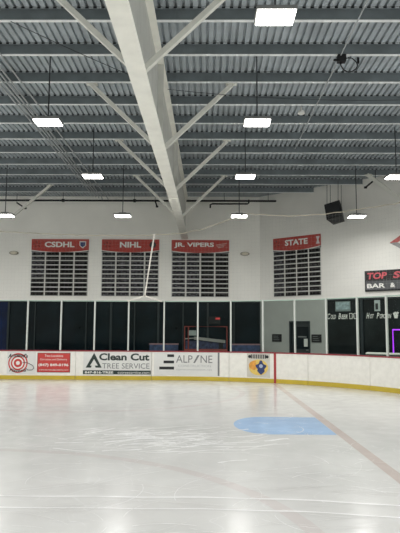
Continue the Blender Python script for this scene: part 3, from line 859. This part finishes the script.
# ------------------------------------------------------------------ rink glass
ps = [-9.49, -8.19, -6.89, -5.59, -4.29, -2.98, -1.61, -0.31, 0.97, 2.22, 3.46, 4.69, 5.90, 7.05, 8.25, 9.45]
plab = ['', 'above the left edge of the picture', 'above the round target ad', 'above the right end of the red phone ad', 'above the start of the Clean Cut ad', 'above the middle of the Clean Cut ad',
        'above the start of the ALPINE ad', 'above the end of the ALPINE lettering', 'just right of the red tube frame', 'left of the grey wall and notice board', 'in front of the dark doorway', 'left of the COLD BEER lettering',
        'between the COLD BEER and HOT POPCORN lettering', 'left of the purple neon outline', 'just past the right edge', '']
GT = 3.02
for i in range(1, 15):
    p, an = path(ps[i], 0.0)
    f = frame((p.x, p.y, 0), an)
    t = thing('glass_post', (p.x, p.y, 1.11), 'pale aluminium glass post ' + plab[i], 'post', 'posts holding the rink glass', rz=an)
    b = MB(); wbox(b, f, -0.026, 0.026, 1.112, GT, -0.085, -0.015); b.build('upright', M_post, t)
    b = MB(); wbox(b, f, -0.028, 0.028, GT + 0.0, GT + 0.012, -0.09, -0.01); b.build('cap', M_post, t)
glab = ['dark blue view at the left edge of the photo', 'above the round target ad and red phone ad', 'between the red phone ad and the Clean Cut ad',
        'above the left half of the Clean Cut ad', 'under the split of the white strap', 'above the ALPINE ad, left of the red tube frame', 'in front of the red tube frame',
        'in front of the right blue barrier', 'in front of the grey wall, left of the dark doorway', 'in front of the right half of the dark doorway', 'in front of the COLD BEER lettering', 'in front of the HOT POPCORN lettering', 'in front of the purple neon at the right edge']
for i in range(1, 14):
    a, _ = path(ps[i], -0.05); c, _ = path(ps[i + 1], -0.05)
    d = (c - a); an = math.atan2(d.y, d.x); L_ = d.length
    t = thing('glass_screen', (a + c) / 2 + Vector((0, 0, 1.112)), 'clear rink glass pane ' + glab[i - 1], 'glass pane', 'clear panes of the rink glass', rz=an)
    f = frame(((a.x + c.x) / 2, (a.y + c.y) / 2, 0), an)
    b = MB(); wbox(b, f, -L_ / 2 + 0.035, L_ / 2 - 0.035, 1.114, GT - 0.03, -0.006, 0.006); b.build('pane', M_glass, t)
    b = MB(); wbox(b, f, -L_ / 2 + 0.035, L_ / 2 - 0.035, GT - 0.03, GT, -0.008, 0.008); b.build('top_edge', M_edge, t)

# ------------------------------------------------------------------ advertisements on the boards
def ad(name, s0, s1, v0, v1, label, cat='advertisement', material=None):
    pc, an = path((s0 + s1) / 2, 0.004)
    t = thing(name, (pc.x, pc.y, v0), label, cat, rz=an)
    sweep(MB(), s0, s1, [(0.002, v0), (0.002, v1), (0.007, v1), (0.007, v0)], 0.2).build('panel', material or M_offwhite, t)
    return t
PX = 0.0386
def S(u):
    """position along the boards of a point of the advertisement layout drawing"""
    tb = [(0, -7.871), (37.2, -6.443), (70.2, -5.177), (83.2, -4.679), (151, -2.086), (200, -0.209), (219, 0.523)]
    for (a, va), (b2, vb) in zip(tb, tb[1:]):
        if u <= b2: return va + (vb - va) * (u - a) / (b2 - a)
def V(py): return 1.87 - (py - 330.9) * PX
B = onboards(0)
def rect(u0, u1, v0, v1, n0=0.008, th=0.003, k=6):
    b = MB()
    for i in range(k):
        a0, a1 = u0 + (u1 - u0) * i / k, u0 + (u1 - u0) * (i + 1) / k
        b.prism([(a0, v0), (a1, v0), (a1, v1), (a0, v1)], th, lambda u, v, n: B(u, v, n + n0))
    return b
# round target ad
t = ad('rink_ad', -7.60, -6.50, 0.21, 1.05, 'white ad with a red ringed target and black script at the far left')
cu, cv = -7.18, 0.62
rr = [(0.375, M_redad), (0.325, M_offwhite), (0.27, M_redad), (0.215, M_white), (0.16, M_redad), (0.075, M_white)]
for q, (r, mm) in enumerate(rr):
    b = MB(); b.prism(circle(r, 32, cu, cv), 0.001, lambda u, v, n: B(u, v, 0.0085 + 0.0012 * q + n)); b.build('target_ring', mm, t)
lettering("Armand's", -7.58, -6.80, 0.80, 0.95, 0.0175, B, M_ink, t, bold=0.03, shear=0.3, arc=0.05)
lettering('Pizzeria', -7.50, -6.86, 0.30, 0.42, 0.0175, B, M_ink, t, bold=0.01, shear=0.3, arc=-0.02)
b = MB(); b.tube([B(cu + 0.18, cv + 0.02, 0.017), B(cu + 0.32, cv + 0.02, 0.017), B(-6.74, 0.60, 0.017), B(-6.60, 0.52, 0.017), B(-6.56, 0.43, 0.017), B(-6.64, 0.36, 0.017), B(-6.80, 0.36, 0.017), B(-6.86, 0.42, 0.017)], 0.011, 6); b.build('cord_drawing', M_ink, t)
# red phone ad
t = ad('rink_ad', S(37.2), S(70.2), V(372.3), V(353.2), 'red ad with white lettering and phone number (847) 849-0196 on the boards', material=mat('ad_border', (110, 52, 50), 0.5))
rect(S(37.8), S(69.6), V(371.8), V(353.7)).build('red_field', M_redad, t)
lettering('Two Locations', S(44.5), S(63), V(357.2), V(354.8), 0.0125, B, M_white, t)
lettering('Carryout and Delivery', S(40), S(67), V(361.0), V(358.6), 0.0125, B, M_white, t)
lettering('(847) 849-0196', S(38.6), S(68.5), V(367.0), V(363.6), 0.0125, B, M_white, t, bold=0.03)
lettering('www.armandspizzeria.com', S(39), S(68.5), V(370.8), V(369.0), 0.0125, B, M_white, t)
# Clean Cut ad
t = ad('rink_ad', S(83.2), S(151.0), V(373.8), V(351.9), 'white Clean Cut Tree Service ad with a dark triangle on the boards')
rect(S(83.2), S(151.0), V(373.8), V(370.0)).build('dark_strip', M_greenink, t)
def tri(dx, l, r, top, bot):
    return [(S(l) , V(bot)), (S(94.0), V(top)), (S(r), V(bot))]
b = MB()
b.ring(tri(0, 85.8, 101.8, 352.9, 367.4), tri(0, 90.2, 98.0, 359.0, 365.4), 0.003, lambda u, v, n: B(u, v, n + 0.009))
b.build('triangle_logo', M_greenink, t)
b = MB(); b.prism([(S(91.2), V(367.5)), (S(92.4), V(363.4)), (S(94.0), V(363.4)), (S(95.8), V(367.5))], 0.003, lambda u, v, n: B(u, v, n + 0.0125)); b.build('triangle_notch', M_offwhite, t)
lettering('Clean Cut', S(99.0), S(149.3), V(360.3), V(353.2), 0.0095, B, M_greenink, t, bold=0.035)
lettering('TREE SERVICE', S(102.3), S(149.5), V(368.2), V(363.0), 0.0095, B, M_greyink, t)
lettering('847-816-TREE', S(85), S(113.5), V(373.2), V(370.9), 0.0125, B, M_white, t, bold=0.03)
lettering('cctreeservice.com', S(118), S(149.5), V(373.2), V(370.9), 0.0125, B, M_white, t)
# ALPINE ad
t = ad('rink_ad', S(154.0), S(219.0) + 0.02, V(374.4), V(351.9), 'white ALPINE ad with three dark bars on the boards')
b = MB()
for x0, y0, y1 in ((167.2, 354.0, 356.6), (163.5, 360.1, 362.7), (159.3, 366.0, 368.8)):
    b.prism([(S(x0), V(y1)), (S(174), V(y1)), (S(174), V(y0)), (S(x0), V(y0))], 0.003, lambda u, v, n: B(u, v, n + 0.009))
b.build('bars', M_ink, t)
lettering('ALP', S(176), S(192.5), V(362.0), V(354.8), 0.011, B, M_greyink, t)
b = MB(); b.prism([(S(193.2), V(362.2)), (S(195), V(362.2)), (S(199.6), V(354.6)), (S(197.4), V(354.6))], 0.003, lambda u, v, n: B(u, v, n + 0.009)); b.build('slanted_stroke', M_greyink, t)
lettering('NE', S(200.6), S(212.4), V(362.0), V(354.8), 0.011, B, M_greyink, t)
lettering('CONSTRUCTION', S(178), S(211), V(366.2), V(364.0), 0.011, B, M_paleink, t)
lettering('alpineconstruction.net', S(176), S(212), V(370.0), V(367.6), 0.011, B, M_paleink, t)
rect(S(218.3) - 0.02, S(219.0) + 0.02, V(374.4), V(351.9), k=1).build('edge_strip', M_greyink, t)
# orange and blue picture on the curve (kept abstract)
s0, s1 = 1.605, 2.496
t = ad('rink_ad', s0, s1, 0.19, 1.05, 'pale square picture with orange disc, blue patch and dark bars on the boards', material=mat('ad_pale', (206, 202, 192), 0.45, var=0.06, scale=5))
w = s1 - s0; cs = (s0 + s1) / 2
b = MB(); b.prism(circle(0.29, 30, cs, 0.55, 1.28, 1.0), 0.002, lambda u, v, n: B(u, v, n + 0.008)); b.build('yellow_disc', M_yellow, t)
b = MB(); b.prism(circle(0.19, 24, cs - 0.14, 0.62, 1.2, 0.9), 0.002, lambda u, v, n: B(u, v, n + 0.0105)); b.build('orange_patch', M_orange, t)
b = MB(); b.prism([(cs + 0.18 * math.cos(a) * (1 + 0.25 * math.sin(5 * a)) + 0.10, 0.55 + 0.22 * math.sin(a) * (1 + 0.2 * math.cos(4 * a))) for a in [2 * PI * q / 30 for q in range(30)]], 0.002, lambda u, v, n: B(u, v, n + 0.013)); b.build('blue_patch', M_navy, t)
b = MB(); b.prism(circle(0.07, 14, cs + 0.10, 0.60), 0.002, lambda u, v, n: B(u, v, n + 0.0155)); b.build('pale_patch', mat('patch_pale', (176, 186, 206), 0.5), t)
b = MB()
for q in range(9):
    u = cs - 0.27 + 0.0675 * q
    b.prism([(u - 0.02, 0.87), (u + 0.02, 0.87), (u + 0.02, 1.02), (u - 0.02, 1.02)], 0.002, lambda a, v, n: B(a, v, n + 0.009))
for u in (cs - 0.34, cs + 0.34): b.prism(circle(0.06, 10, u, 0.94), 0.002, lambda a, v, n: B(a, v, n + 0.009))
b.build('dark_bars', M_ink, t)

# ------------------------------------------------------------------ paint in the ice
GX = 2.50
b = MB()
def flat(mb, poly, z): mb.add([(x, y, z) for x, y in poly], [tuple(range(len(poly)))])
cyc = 11.96
flat(b, [(GX - 0.10, cyc - 1.09), (GX - 0.10, cyc + 1.09)] + [(GX - 1.30 - 0.63 * math.cos(a), cyc + 1.09 * math.sin(a)) for a in [PI / 2 - PI * q / 24 for q in range(25)]], 0.0015)
tag(b.build('goal_crease', M_crease), 'pale blue goal crease painted in the ice beside the goal line', 'goal crease')
b = MB(); flat(b, [(GX - 0.09, -5), (GX + 0.09, -5), (GX + 0.09, 21.3), (GX - 0.09, 21.3)], 0.0015)
tag(b.build('goal_line', M_goalline), 'faded reddish goal line running across the ice past the blue crease', 'goal line')
for cy, lab in ((4.75, 'faint reddish face-off circle line in the near ice at the left'), (18.2, 'faint reddish face-off circle line in the far ice below the boards at the left')):
    b = MB(); n = 72
    vs = []; 
    for q in range(n):
        a = 2 * PI * q / n
        for r in (4.49, 4.67): vs.append((-3.45 + r * math.cos(a), min(cy + r * math.sin(a), BY - 0.05), 0.0012))
    keep = [q for q in range(n) if cy + 4.6 * math.sin(2 * PI * q / n) < BY - 0.1 and cy + 4.6 * math.sin(2 * PI * (q + 1) / n) < BY - 0.1]
    b.add(vs, [(2 * q, 2 * q + 1, (2 * q + 3) % (2 * n), (2 * q + 2) % (2 * n)) for q in keep])
    tag(b.build('faceoff_circle', M_circle), lab, 'face-off circle')

# ------------------------------------------------------------------ spectator netting above the glass
cz = [(-10.5, 5.78), (-8.0, 5.72), (-6.0, 5.62), (-4.5, 5.58), (-2.6, 5.58), (-1.0, 5.66), (-0.1, 5.84), (0.7, 6.10), (1.62, 6.36), (3.2, 6.12), (4.6, 6.02), (6.2, 5.98), (7.6, 5.9), (9.6, 5.9)]
def cable_z(s):
    for (a, za), (b_, zb) in zip(cz, cz[1:]):
        if a <= s <= b_: return za + (zb - za) * (s - a) / (b_ - a)
    return cz[-1][1]
t = thing('safety_net', (path(0)[0].x, path(0)[0].y, GT), 'fine protective netting hung from a sagging cable above the rink glass', 'safety net')
b = MB(); pts = []
s = -10.5
while s <= 9.6:
    p, _ = path(s, -0.05); pts.append((p.x, p.y, cable_z(s) + 0.012 * math.sin(s * 9))); s += 0.2
b.tube(pts, 0.017, 6); b.build('cable', M_cable, t)
b = MB()
N = 0.14
s = -10.4
def strand(p, q, w=0.0016):
    p, q = Vector(p), Vector(q); d = (q - p).normalized(); nn = d.cross(Vector((0, 1, 0))).normalized() * (w / 2)
    b.add([p - nn, p + nn, q + nn, q - nn], [(0, 1, 2, 3)])
while s < 9.5:
    p, _ = path(s, -0.05); strand((p.x, p.y, GT + 0.06), (p.x, p.y, cable_z(s)))
    s += N
z = GT + 0.1
while z < 6.4:
    s = -10.4
    while s < 9.5:
        s2 = s + 4 * N
        if cable_z(s) > z and cable_z(s2) > z:
            p, _ = path(s, -0.05); q, _ = path(s2, -0.05); strand((p.x, p.y, z), (q.x, q.y, z))
        s = s2
    z += N
o = b.build('mesh', M_net, t); o['kind'] = 'stuff'
b = MB()
pa, _ = path(-2.02, 0.06); pb, _ = path(-2.36, 0.06)
b.bar((pa.x, pa.y, cable_z(-2.0) + 0.02), (pb.x, pb.y, 3.20), 0.055, 0.02, up=(0, 1, 0))
b.bar((pb.x, pb.y, 3.21), (pb.x - 0.66, pb.y, 3.0), 0.055, 0.02, up=(0, 1, 0)); b.bar((pb.x, pb.y, 3.21), (pb.x + 0.66, pb.y, 3.0), 0.055, 0.02, up=(0, 1, 0))
b.build('strap', M_rope, t)

# ------------------------------------------------------------------ world, camera
w = bpy.data.worlds.new('hall'); scene.world = w
w.use_nodes = True
w.node_tree.nodes['Background'].inputs['Color'].default_value = (0.59, 0.585, 0.565, 1)
w.node_tree.nodes['Background'].inputs['Strength'].default_value = 1.4  # even background glow added as fill for the unbuilt hall
cam = bpy.data.cameras.new('camera')
co = bpy.data.objects.new('camera', cam); col.objects.link(co)
cam.sensor_width = 36.0; cam.sensor_fit = 'AUTO'
cam.lens = 580.0 / 533.0 * 36.0
cam.clip_end = 200
co.location = (0, 0, 1.87)
pitch_, yaw_, roll_ = math.radians(6.35), math.radians(0.60), math.radians(0.3)
Rr = Matrix.Rotation(yaw_, 3, 'Z') @ Matrix.Rotation(PI / 2 + pitch_, 3, 'X') @ Matrix.Rotation(roll_, 3, 'Z')
co.rotation_euler = Rr.to_euler()
scene.camera = co
scene.view_settings.view_transform = 'Standard'
scene.view_settings.look = 'None'
scene.view_settings.exposure = 0.0
